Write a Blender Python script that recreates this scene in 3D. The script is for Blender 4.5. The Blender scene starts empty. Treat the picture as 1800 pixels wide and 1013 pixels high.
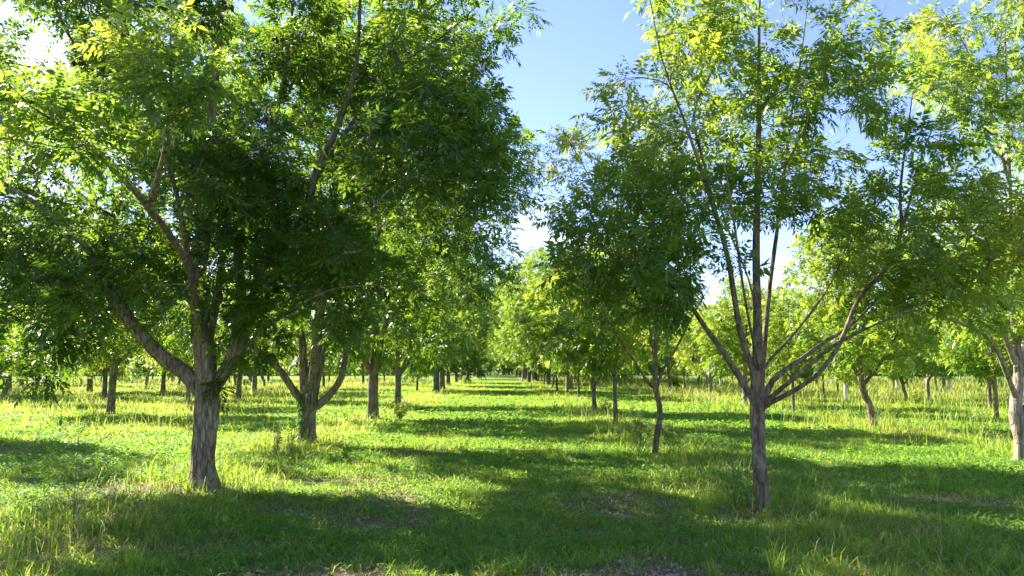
import bpy, math, random
import numpy as np
from mathutils import Vector

# ------------------------------------------------------------------ camera, sky, sun, exposure
SC = bpy.context.scene
COL = SC.collection
F = 1413.0                       # focal length in photo pixels (1800 wide)
EYE = 1.6
PITCH = math.radians(5.72)
YAW = math.radians(0.81)
cam_d = bpy.data.cameras.new("camera"); cam = bpy.data.objects.new("camera", cam_d); COL.objects.link(cam)
cam_d.sensor_width = 36.0; cam_d.lens = 36.0 * F / 1800.0
cam_d.clip_start = 0.05; cam_d.clip_end = 3000.0
cam.location = (0, 0, EYE); cam.rotation_euler = (math.pi/2 + PITCH, 0, -YAW)
SC.camera = cam

SUN_EL = math.radians(33.5)
SUN_DIR = (-0.77, 0.638)          # horizontal direction TOWARDS the sun
SUN_AZ = math.atan2(SUN_DIR[0], SUN_DIR[1])   # from +Y, clockwise
world = bpy.data.worlds.new("World"); SC.world = world; world.use_nodes = True
wn, wl = world.node_tree.nodes, world.node_tree.links
wn.clear()
w_out = wn.new('ShaderNodeOutputWorld'); w_bg = wn.new('ShaderNodeBackground')
w_sky = wn.new('ShaderNodeTexSky'); w_sky.sky_type = 'NISHITA'; w_sky.sun_disc = False
w_sky.sun_elevation = SUN_EL; w_sky.sun_rotation = SUN_AZ
w_sky.air_density = 1.0; w_sky.dust_density = 0.15; w_sky.ozone_density = 2.2
w_bg.inputs['Strength'].default_value = 0.14
# clouds: soft white banks low down and one cloud bank high on the left
w_tc = wn.new('ShaderNodeTexCoord')
w_sep = wn.new('ShaderNodeSeparateXYZ'); wl.new(w_tc.outputs['Generated'], w_sep.inputs[0])
w_map = wn.new('ShaderNodeMapping'); w_map.inputs['Scale'].default_value = (1, 1, 2.6)
wl.new(w_tc.outputs['Generated'], w_map.inputs[0])
w_n = wn.new('ShaderNodeTexNoise'); w_n.inputs['Scale'].default_value = 3.1; w_n.inputs['Detail'].default_value = 7.0
w_n.inputs['Roughness'].default_value = 0.55
wl.new(w_map.outputs[0], w_n.inputs['Vector'])
w_h = wn.new('ShaderNodeMapRange'); w_h.inputs['From Min'].default_value = 0.02; w_h.inputs['From Max'].default_value = 0.42
w_h.inputs['To Min'].default_value = 0.13; w_h.inputs['To Max'].default_value = -0.14
wl.new(w_sep.outputs['Z'], w_h.inputs['Value'])
w_dot = wn.new('ShaderNodeVectorMath'); w_dot.operation = 'DOT_PRODUCT'
ca, ce = math.radians(-33.0), math.radians(20.0)
w_dot.inputs[1].default_value = (math.sin(ca)*math.cos(ce), math.cos(ca)*math.cos(ce), math.sin(ce))
wl.new(w_tc.outputs['Generated'], w_dot.inputs[0])
w_b = wn.new('ShaderNodeMapRange'); w_b.inputs['From Min'].default_value = 0.975; w_b.inputs['From Max'].default_value = 0.995
w_b.inputs['To Min'].default_value = 0.0; w_b.inputs['To Max'].default_value = 0.36
wl.new(w_dot.outputs['Value'], w_b.inputs['Value'])
w_a1 = wn.new('ShaderNodeMath'); w_a1.operation = 'ADD'; wl.new(w_n.outputs['Fac'], w_a1.inputs[0]); wl.new(w_h.outputs[0], w_a1.inputs[1])
w_a2 = wn.new('ShaderNodeMath'); w_a2.operation = 'ADD'; wl.new(w_a1.outputs[0], w_a2.inputs[0]); wl.new(w_b.outputs[0], w_a2.inputs[1])
w_r = wn.new('ShaderNodeMapRange'); w_r.interpolation_type = 'SMOOTHSTEP'
w_r.inputs['From Min'].default_value = 0.56; w_r.inputs['From Max'].default_value = 0.82
wl.new(w_a2.outputs[0], w_r.inputs['Value'])
w_mix = wn.new('ShaderNodeMix'); w_mix.data_type = 'RGBA'
wl.new(w_r.outputs[0], w_mix.inputs['Factor']); w_tn = wn.new('ShaderNodeMix'); w_tn.data_type = 'RGBA'; w_tn.blend_type = 'MULTIPLY'; w_tn.inputs['Factor'].default_value = 1.0
w_tn.inputs['B'].default_value = (.415, .395, .53, 1)
wl.new(w_sky.outputs[0], w_tn.inputs['A']); wl.new(w_tn.outputs['Result'], w_mix.inputs['A'])
w_mix.inputs['B'].default_value = (3.0, 3.2, 3.5, 1)
wl.new(w_mix.outputs['Result'], w_bg.inputs['Color']); wl.new(w_bg.outputs[0], w_out.inputs[0])

sun_d = bpy.data.lights.new("sun", 'SUN'); sun_d.energy = 4.5; sun_d.angle = math.radians(0.55); sun_d.color = (1.0, 0.93, 0.80)
sun = bpy.data.objects.new("sun", sun_d); COL.objects.link(sun)
sd = Vector((SUN_DIR[0]*math.cos(SUN_EL), SUN_DIR[1]*math.cos(SUN_EL), math.sin(SUN_EL)))
sun.rotation_euler = sd.to_track_quat('Z', 'Y').to_euler(); sun.location = (-20, 12, 30)

SC.view_settings.view_transform = 'Standard'; SC.view_settings.look = 'None'
SC.view_settings.exposure = 2.25; SC.view_settings.gamma = 1.0; SC.view_settings.use_curve_mapping = False
cy = SC.cycles
cy.max_bounces = 9; cy.diffuse_bounces = 7; cy.glossy_bounces = 2; cy.transmission_bounces = 7; cy.transparent_max_bounces = 4
cy.sample_clamp_indirect = 6.0; cy.caustics_reflective = False; cy.caustics_refractive = False

# ------------------------------------------------------------------ numeric helpers
rng = np.random.default_rng(7)
def nrm(v): return v / np.maximum(np.linalg.norm(v, axis=-1, keepdims=True), 1e-9)
FWD = np.array([math.sin(YAW)*math.cos(PITCH), math.cos(YAW)*math.cos(PITCH), math.sin(PITCH)])
RGT = np.array([math.cos(YAW), -math.sin(YAW), 0.0]); UPV = np.cross(RGT, FWD)
CAMP = np.array([0, 0, EYE])
def ray(px, py): return F*FWD + (px-900)*RGT - (py-506.5)*UPV
def at_y(px, py, Y):                     # the point at real distance Y seen at a photo pixel
    r = ray(px, py); return CAMP + r*(Y/r[1])
def ground_at(px, py):
    r = ray(px, py); return (CAMP + r*(-EYE/r[2]))[:2]
def project(p):
    d = np.asarray(p) - CAMP; z = d @ FWD
    return np.stack([900 + F*(d @ RGT)/z, 506.5 - F*(d @ UPV)/z, z], -1)

LAT2 = np.random.default_rng(11).random((256, 256))
def vn2(x, y):
    xi, yi = np.floor(x).astype(int), np.floor(y).astype(int); fx, fy = x-xi, y-yi
    fx = fx*fx*(3-2*fx); fy = fy*fy*(3-2*fy); L = LAT2
    a = L[xi & 255, yi & 255]; b = L[(xi+1) & 255, yi & 255]; c = L[xi & 255, (yi+1) & 255]; d = L[(xi+1) & 255, (yi+1) & 255]
    return (a*(1-fx)+b*fx)*(1-fy) + (c*(1-fx)+d*fx)*fy
def fbm2(x, y, o=4):
    s, a, t = 0, 1.0, 0
    for k in range(o): s = s + a*vn2(x*2**k + 17*k, y*2**k + 31*k); t += a; a *= .5
    return s/t
LAT3 = np.random.default_rng(12).random((64, 64, 64))
def vn3(p):
    i = np.floor(p).astype(int); f = p-i; f = f*f*(3-2*f); r = 0
    for dx in (0, 1):
        for dy in (0, 1):
            for dz in (0, 1):
                w = (f[..., 0] if dx else 1-f[..., 0])*(f[..., 1] if dy else 1-f[..., 1])*(f[..., 2] if dz else 1-f[..., 2])
                r = r + w*LAT3[(i[..., 0]+dx) & 63, (i[..., 1]+dy) & 63, (i[..., 2]+dz) & 63]
    return r
def ground_z(x, y):
    x = np.asarray(x, float); y = np.asarray(y, float)
    fade = np.clip(1.2 - np.hypot(x, y)/70, 0, 1)
    return ((fbm2(x*.35+50, y*.35+50, 3)-.5)*.16 + (fbm2(x*1.7+9, y*1.7+4, 2)-.5)*.05)*fade
ROWS = np.array([-27.5, -20.5, -13.3, -4.2, 3.2, 10.2, 17.0, 24.0, 31.0, 38.0, 45.0])
def row_w(x, y):                          # 1 in the unmown strip along a tree row
    d = np.min(np.abs(np.asarray(x)[..., None] + (fbm2(np.asarray(y)*.15, np.asarray(x)*.1)[..., None]-.5)*1.6 - ROWS), -1)
    return np.clip(1.35 - d/1.0, 0, 1)
def bare_f(x, y):                         # worn patches of soil and litter, mostly near the camera
    n = fbm2(x*.75+3, y*1.1+8, 5)
    near = np.clip((17-y)/9, 0, 1)*.17
    return np.clip((n - .65 + near)/.24 + (fbm2(x*6, y*8, 3)-.5)*1.5*(n - .56 + near > 0), 0, .90)

def build_mesh(name, V, quads=None, tris=None, mat=None, tint=None, smooth=False):
    me = bpy.data.meshes.new(name)
    V = np.ascontiguousarray(V, dtype=np.float32)
    me.vertices.add(len(V)); me.vertices.foreach_set('co', V.ravel())
    parts, tot = [], []
    if quads is not None and len(quads): parts.append(np.asarray(quads, np.int32).ravel()); tot.append(np.full(len(quads), 4, np.int32))
    if tris is not None and len(tris): parts.append(np.asarray(tris, np.int32).ravel()); tot.append(np.full(len(tris), 3, np.int32))
    loops = np.concatenate(parts); tot = np.concatenate(tot)
    me.loops.add(len(loops)); me.loops.foreach_set('vertex_index', loops)
    st = np.zeros(len(tot), np.int32); st[1:] = np.cumsum(tot)[:-1]
    me.polygons.add(len(tot)); me.polygons.foreach_set('loop_start', st); me.polygons.foreach_set('loop_total', tot)
    if smooth: me.polygons.foreach_set('use_smooth', np.ones(len(tot), bool))
    if tint is not None:
        a = me.attributes.new('tint', 'FLOAT', 'POINT'); a.data.foreach_set('value', np.ascontiguousarray(tint, dtype=np.float32))
    me.update(calc_edges=True)
    if mat: me.materials.append(mat)
    return me
def link(name, me, parent=None, loc=None):
    o = bpy.data.objects.new(name, me); COL.objects.link(o)
    if parent: o.parent = parent
    if loc is not None: o.location = loc
    return o
def tag(o, label=None, cat=None, group=None, kind=None):
    for k, v in (('label', label), ('category', cat), ('group', group), ('kind', kind)):
        if v: o[k] = v
    return o

# ------------------------------------------------------------------ materials
def mat_new(name):
    m = bpy.data.materials.new(name); m.use_nodes = True; m.node_tree.nodes.clear()
    return m, m.node_tree.nodes, m.node_tree.links
def ramp(n, stops):
    r = n.new('ShaderNodeValToRGB'); e = r.color_ramp.elements
    while len(e) < len(stops): e.new(.5)
    for i, (p, c) in enumerate(stops): e[i].position = p; e[i].color = (*c, 1)
    return r
def leaf_mat(name, refl, trans, mixf, rough=.38, spec=.5):
    m, n, l = mat_new(name)
    out = n.new('ShaderNodeOutputMaterial'); at = n.new('ShaderNodeAttribute'); at.attribute_name = 'tint'
    r1 = ramp(n, refl); r2 = ramp(n, trans)
    l.new(at.outputs['Fac'], r1.inputs[0]); l.new(at.outputs['Fac'], r2.inputs[0])
    p = n.new('ShaderNodeBsdfPrincipled'); p.inputs['Roughness'].default_value = rough; p.inputs['Specular IOR Level'].default_value = spec
    t = n.new('ShaderNodeBsdfTranslucent'); mx = n.new('ShaderNodeMixShader'); mx.inputs[0].default_value = mixf
    l.new(r1.outputs[0], p.inputs['Base Color']); l.new(r2.outputs[0], t.inputs['Color'])
    l.new(p.outputs[0], mx.inputs[1]); l.new(t.outputs[0], mx.inputs[2]); l.new(mx.outputs[0], out.inputs[0])
    return m
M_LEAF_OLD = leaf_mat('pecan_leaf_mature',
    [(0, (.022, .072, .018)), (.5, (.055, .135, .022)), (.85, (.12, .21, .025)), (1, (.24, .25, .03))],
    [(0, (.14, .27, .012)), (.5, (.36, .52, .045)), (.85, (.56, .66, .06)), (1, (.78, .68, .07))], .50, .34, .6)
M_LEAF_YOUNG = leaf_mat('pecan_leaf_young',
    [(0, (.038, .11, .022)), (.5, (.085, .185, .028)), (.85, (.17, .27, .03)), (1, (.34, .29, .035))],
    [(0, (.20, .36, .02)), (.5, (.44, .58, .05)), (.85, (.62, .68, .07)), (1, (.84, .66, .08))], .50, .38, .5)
M_GRASS = leaf_mat('grass_blade',
    [(0, (.042, .150, .014)), (.5, (.10, .255, .03)), (.80, (.19, .335, .04)), (.93, (.31, .33, .06)), (1, (.42, .33, .15))],
    [(0, (.26, .50, .02)), (.5, (.46, .64, .05)), (.80, (.66, .73, .07)), (.93, (.60, .58, .10)), (1, (.50, .38, .16))], .5, .5, .3)
M_TALL = leaf_mat('tall_grass_blade',
    [(0, (.055, .125, .02)), (.5, (.12, .22, .03)), (.80, (.22, .28, .06)), (1, (.44, .37, .19))],
    [(0, (.28, .48, .04)), (.5, (.48, .60, .05)), (.80, (.64, .64, .11)), (1, (.54, .44, .22))], .45, .5, .3)
M_COVER = leaf_mat('ground_cover_leaf',
    [(0, (.045, .145, .025)), (.6, (.095, .24, .038)), (1, (.18, .31, .05))],
    [(0, (.18, .42, .04)), (.6, (.30, .58, .05)), (1, (.48, .68, .06))], .42, .7, .15)
M_WEED = leaf_mat('weed_leaf',
    [(0, (.05, .14, .035)), (.6, (.10, .22, .05)), (1, (.18, .28, .06))],
    [(0, (.12, .30, .03)), (.6, (.24, .46, .04)), (1, (.42, .58, .06))], .4, .45, .4)

def bark_mat(name, c1, c2, c3, scale, bump, lichen=0.0):
    m, n, l = mat_new(name)
    out = n.new('ShaderNodeOutputMaterial'); p = n.new('ShaderNodeBsdfPrincipled'); p.inputs['Roughness'].default_value = .9
    p.inputs['Specular IOR Level'].default_value = .2
    tc = n.new('ShaderNodeTexCoord'); mp = n.new('ShaderNodeMapping'); mp.inputs['Scale'].default_value = (1, 1, .22)
    l.new(tc.outputs['Object'], mp.inputs[0])
    n1 = n.new('ShaderNodeTexNoise'); n1.inputs['Scale'].default_value = scale; n1.inputs['Detail'].default_value = 6; n1.inputs['Roughness'].default_value = .65
    n1.inputs['Distortion'].default_value = .6; l.new(mp.outputs[0], n1.inputs['Vector'])
    v = n.new('ShaderNodeTexVoronoi'); v.feature = 'DISTANCE_TO_EDGE'; v.inputs['Scale'].default_value = scale*.8
    l.new(mp.outputs[0], v.inputs['Vector'])
    n2 = n.new('ShaderNodeTexNoise'); n2.inputs['Scale'].default_value = 3.2; n2.inputs['Detail'].default_value = 4; l.new(tc.outputs['Object'], n2.inputs['Vector'])
    r = ramp(n, [(.30, c1), (.5, c2), (.72, c3)]); l.new(n1.outputs['Fac'], r.inputs[0])
    ve = n.new('ShaderNodeMapRange'); ve.inputs['From Max'].default_value = .09; ve.inputs['To Min'].default_value = .45; l.new(v.outputs['Distance'], ve.inputs['Value'])
    mu = n.new('ShaderNodeMix'); mu.data_type = 'RGBA'; mu.blend_type = 'MULTIPLY'; mu.inputs['Factor'].default_value = .8
    l.new(r.outputs[0], mu.inputs['A']); l.new(ve.outputs[0], mu.inputs['B'])
    pr = ramp(n, [(.42, (.62, .60, .58)), (.62, (1, 1, 1))]); l.new(n2.outputs['Fac'], pr.inputs[0])
    mu2 = n.new('ShaderNodeMix'); mu2.data_type = 'RGBA'; mu2.blend_type = 'MULTIPLY'; mu2.inputs['Factor'].default_value = .8
    l.new(mu.outputs['Result'], mu2.inputs['A']); l.new(pr.outputs[0], mu2.inputs['B'])
    last = mu2.outputs['Result']
    if lichen:
        lr = n.new('ShaderNodeMapRange'); lr.inputs['From Min'].default_value = .56; lr.inputs['From Max'].default_value = .66; lr.inputs['To Max'].default_value = lichen
        n3 = n.new('ShaderNodeTexNoise'); n3.inputs['Scale'].default_value = 9; n3.inputs['Detail'].default_value = 5; l.new(tc.outputs['Object'], n3.inputs['Vector'])
        l.new(n3.outputs['Fac'], lr.inputs['Value'])
        ml = n.new('ShaderNodeMix'); ml.data_type = 'RGBA'; ml.inputs['B'].default_value = (.30, .33, .22, 1)
        l.new(lr.outputs[0], ml.inputs['Factor']); l.new(last, ml.inputs['A']); last = ml.outputs['Result']
    l.new(last, p.inputs['Base Color'])
    ad = n.new('ShaderNodeMath'); ad.operation = 'MULTIPLY'; l.new(ve.outputs[0], ad.inputs[0]); l.new(n1.outputs['Fac'], ad.inputs[1])
    b = n.new('ShaderNodeBump'); b.inputs['Strength'].default_value = bump; b.inputs['Distance'].default_value = .03
    l.new(ad.outputs[0], b.inputs['Height']); l.new(b.outputs[0], p.inputs['Normal']); l.new(p.outputs[0], out.inputs[0])
    return m
M_BARK = bark_mat('rough_bark', (.060, .045, .026), (.30, .245, .155), (.54, .46, .32), 20, 1.0, .30)
M_BARK2 = bark_mat('smooth_bark', (.085, .068, .040), (.25, .195, .115), (.42, .345, .22), 17, .8, .45)
M_BARK3 = bark_mat('pale_bark', (.20, .15, .11), (.40, .33, .26), (.56, .49, .40), 20, .8)
def plain(name, c, rough=.6, spec=.4):
    m, n, l = mat_new(name); out = n.new('ShaderNodeOutputMaterial'); p = n.new('ShaderNodeBsdfPrincipled')
    tc = n.new('ShaderNodeTexCoord'); nz = n.new('ShaderNodeTexNoise'); nz.inputs['Scale'].default_value = 14; l.new(tc.outputs['Object'], nz.inputs['Vector'])
    r = ramp(n, [(.3, tuple(v*.72 for v in c)), (.7, tuple(min(1, v*1.15) for v in c))]); l.new(nz.outputs['Fac'], r.inputs[0])
    l.new(r.outputs[0], p.inputs['Base Color']); p.inputs['Roughness'].default_value = rough; p.inputs['Specular IOR Level'].default_value = spec
    l.new(p.outputs[0], out.inputs[0]); return m
M_NUT = plain('nut_husk', (.075, .038, .026), .6)
M_GUARD = plain('white_guard', (.72, .76, .74), .45)
M_STEM = plain('weed_stem', (.12, .14, .05), .7)
M_STRAW = plain('dry_stalk', (.46, .36, .20), .8)

# ------------------------------------------------------------------ ground
def make_ground():
    u = np.linspace(-1, 1, 420); xs = np.sinh(u*5.0)/np.sinh(5.0)*900
    v = np.linspace(0, 1, 460); ys = np.concatenate([[-300, -60, -15, -4], 2 + np.sinh(v*5.2)/np.sinh(5.2)*1400])
    X, Y = np.meshgrid(xs, ys); Z = ground_z(X, Y)
    V = np.stack([X, Y, Z], -1).reshape(-1, 3); ny, nx = X.shape
    i = np.arange(ny*nx).reshape(ny, nx)
    q = np.stack([i[:-1, :-1], i[:-1, 1:], i[1:, 1:], i[1:, :-1]], -1).reshape(-1, 4)
    m, n, l = mat_new('orchard_floor')
    out = n.new('ShaderNodeOutputMaterial'); p = n.new('ShaderNodeBsdfPrincipled'); p.inputs['Roughness'].default_value = .95; p.inputs['Specular IOR Level'].default_value = .15
    at = n.new('ShaderNodeAttribute'); at.attribute_name = 'tint'
    tc = n.new('ShaderNodeTexCoord')
    def noise(s, d=6, r=.6):
        k = n.new('ShaderNodeTexNoise'); k.inputs['Scale'].default_value = s; k.inputs['Detail'].default_value = d; k.inputs['Roughness'].default_value = r
        l.new(tc.outputs['Object'], k.inputs['Vector']); return k
    a, b, c = noise(9, 8, .7), noise(2.3), noise(28, 6, .75)
    soil = ramp(n, [(.3, (.085, .060, .036)), (.5, (.22, .155, .095)), (.68, (.40, .30, .19))]); l.new(c.outputs['Fac'], soil.inputs[0])
    turf = ramp(n, [(.3, (.040, .095, .012)), (.5, (.11, .20, .018)), (.72, (.20, .29, .03))]); l.new(a.outputs['Fac'], turf.inputs[0])
    ad = n.new('ShaderNodeMath'); ad.operation = 'MULTIPLY_ADD'; ad.inputs[1].default_value = 1.5; ad.inputs[2].default_value = -.75
    l.new(b.outputs['Fac'], ad.inputs[0])
    sm = n.new('ShaderNodeMath'); sm.operation = 'ADD'; sm.use_clamp = True; l.new(ad.outputs[0], sm.inputs[0]); l.new(at.outputs['Fac'], sm.inputs[1])
    mx = n.new('ShaderNodeMix'); mx.data_type = 'RGBA'; l.new(sm.outputs[0], mx.inputs['Factor'])
    l.new(turf.outputs[0], mx.inputs['A']); l.new(soil.outputs[0], mx.inputs['B']); l.new(mx.outputs['Result'], p.inputs['Base Color'])
    bp = n.new('ShaderNodeBump'); bp.inputs['Strength'].default_value = .8; bp.inputs['Distance'].default_value = .04
    l.new(c.outputs['Fac'], bp.inputs['Height']); l.new(bp.outputs[0], p.inputs['Normal']); l.new(p.outputs[0], out.inputs[0])
    tint = np.clip(bare_f(V[:, 0], V[:, 1])*.9 + np.clip((16-V[:, 1])/12, 0, 1)*.35, 0, 1)
    g = link('ground', build_mesh('ground', V, q, None, m, tint, True)); tag(g, kind='structure')
make_ground()

# ------------------------------------------------------------------ tubes
def tube(P, R, k, Vs, Qs, off, rough=0.0, seed=0, cap=False):
    P = np.asarray(P, float); R = np.asarray(R, float); n = len(P)
    T = nrm(np.gradient(P, axis=0)); ref = np.array([0, 1, 0.13]) if abs(T[0, 1]) < .9 else np.array([1, 0, 0.1])
    N = np.empty_like(T); a = nrm(np.cross(T[0], ref)); N[0] = a
    for i in range(1, n):
        a = a - T[i]*(a @ T[i]); a = a/max(np.linalg.norm(a), 1e-9); N[i] = a
    B = np.cross(T, N); th = np.arange(k)*2*np.pi/k
    ring = N[:, None]*np.cos(th)[None, :, None] + B[:, None]*np.sin(th)[None, :, None]
    rr = np.repeat(R[:, None], k, 1)
    if rough:
        q = P[:, None] + ring*R[:, None, None]
        s1 = vn3(np.stack([q[..., 0]*34+seed, q[..., 1]*34, q[..., 2]*6], -1))
        s2 = vn3(np.stack([q[..., 0]*11+seed, q[..., 1]*11, q[..., 2]*3.5], -1))
        s3 = vn3(q*5+seed)
        rr = rr*(1 + rough*((s1-.5)*.32 + (s2-.5)*.30 + (s3-.5)*.22))
    V = (P[:, None] + ring*rr[..., None]).reshape(-1, 3)
    i = np.arange(n*k).reshape(n, k); j = np.roll(i, -1, 1)
    Qs.append(np.stack([i[:-1], j[:-1], j[1:], i[1:]], -1).reshape(-1, 4) + off); Vs.append(V)
    if cap:
        Vs.append(P[-1:] + T[-1:]*R[-1]*.6); c = off + n*k; t = i[-1] + off
        Qs.append(np.stack([t, np.roll(t, -1), np.full(k, c), np.full(k, c)], -1)[:, :3])
        return off + n*k + 1
    return off + n*k
class Wood:
    def __init__(s): s.V, s.Q, s.T, s.n = [], [], [], 0
    def add(s, P, R, k, rough=0, seed=0, cap=False):
        Q = []; s.n = tube(P, R, k, s.V, Q, s.n, rough, seed, cap)
        s.Q.append(Q[0])
        if cap: s.T.append(Q[1])
    def mesh(s, name, mat, smooth=True):
        return build_mesh(name, np.concatenate(s.V), np.concatenate(s.Q), np.concatenate(s.T) if s.T else None, mat, None, smooth)
def spline(pts, step):
    pts = np.asarray(pts, float)
    if len(pts) < 3: pts = np.vstack([pts[0], (pts[0]+pts[-1])/2, pts[-1]])
    P = np.vstack([2*pts[0]-pts[1], pts, 2*pts[-1]-pts[-2]]); out = []
    for i in range(1, len(P)-2):
        L = np.linalg.norm(P[i+1][:3]-P[i][:3]); m = max(2, int(L/step)); t = np.linspace(0, 1, m, endpoint=False)[:, None]
        a, b, c, d = P[i-1], P[i], P[i+1], P[i+2]
        out.append(.5*((2*b) + (-a+c)*t + (2*a-5*b+4*c-d)*t**2 + (-a+3*b-3*c+d)*t**3))
    out.append(P[-2][None]); return np.vstack(out)

# ------------------------------------------------------------------ pinnate leaves
def leaves_mesh(name, B, D, L, mat, r, pairs, leaflet, width, tint0, droop=.6, hi=True):
    """compound leaves: bases B, directions D, rachis lengths L; each carries pairs of drooping lance-shaped leaflets and one at the tip"""
    N = len(B); D = nrm(D)
    up = np.array([0, 0, 1.0]) + r.normal(0, .35, (N, 3)); S = nrm(np.cross(D, up)); U = nrm(np.cross(S, D))
    ts = np.repeat(np.linspace(.22, .92, pairs), 2); side = np.tile([1., -1.], pairs)
    ts = np.append(ts, 1.0); side = np.append(side, 0.0); K = len(ts)
    jit = r.normal(0, .02, (N, K)); t = ts[None] + jit*(side != 0)
    Lt = L[:, None]*t; g = droop*(.7 + .6*r.random(N))[:, None]
    P = B[:, None] + D[:, None]*Lt[..., None]; P[..., 2] -= g*Lt**2
    T = D[:, None]*np.ones((N, K, 1)); T[..., 2] -= 2*g*Lt; T = nrm(T)
    ax = nrm(S[:, None]*side[None, :, None]*.86 + T*(.42 + .58*(side == 0))[None, :, None] + r.normal(0, .17, (N, K, 3)) + np.array([0, 0, -.16]))
    prof = np.interp(ts, [0, .2, .6, 1.0], [.55, .62, 1, 1.0])
    ll = leaflet*prof[None]*(.82 + .36*r.random((N, K)))*np.clip(L/np.mean(L), .7, 1.3)[:, None]
    nn = U[:, None] + r.normal(0, .22, (N, K, 3)); w = nrm(np.cross(ax, nn)); nn = nrm(np.cross(w, ax))
    ll = ll*np.clip(r.lognormal(-.02, .20, (N, 1)), .6, 1.5)*np.clip(r.lognormal(0, .12, (N, K)), .5, 1.35); hw = width*.5*(ll/leaflet)*np.clip(r.normal(1, .14, (N, K)), .6, 1.4)
    tw = (t*0 + np.sign(side)[None])
    base = P; mid = P + ax*(ll*.48)[..., None] + nn*(ll*.03)[..., None]
    sag = ll*(.10 + .14*r.random((N, K)))
    tip = P + ax*ll[..., None] + T*(ll*.10)[..., None]; tip[..., 2] -= sag
    mid[..., 2] -= sag*.22
    q = P + ax*(ll*.40)[..., None]; q[..., 2] -= sag*.16
    lf = q + w*hw[..., None] + nn*(hw*.30)[..., None]; rt = q - w*hw[..., None] + nn*(hw*.30)[..., None]
    tn = np.clip(tint0[:, None] + r.normal(0, .06, (N, K)), 0, 1)
    if hi:
        V = np.stack([base, lf, mid, rt, tip], 2).reshape(-1, 3); b = np.arange(N*K)[:, None]*5
        Q = np.concatenate([b + np.array([[0, 2, 4, 1]]), b + np.array([[0, 3, 4, 2]])]); tint = np.repeat(tn.ravel(), 5)
    else:
        V = np.stack([base, lf, rt, tip], 2).reshape(-1, 3); b = np.arange(N*K)[:, None]*4
        Q = b + np.array([[0, 2, 3, 1]]); tint = np.repeat(tn.ravel(), 4)
    return build_mesh(name, V, Q, None, mat, tint, False)

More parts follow.
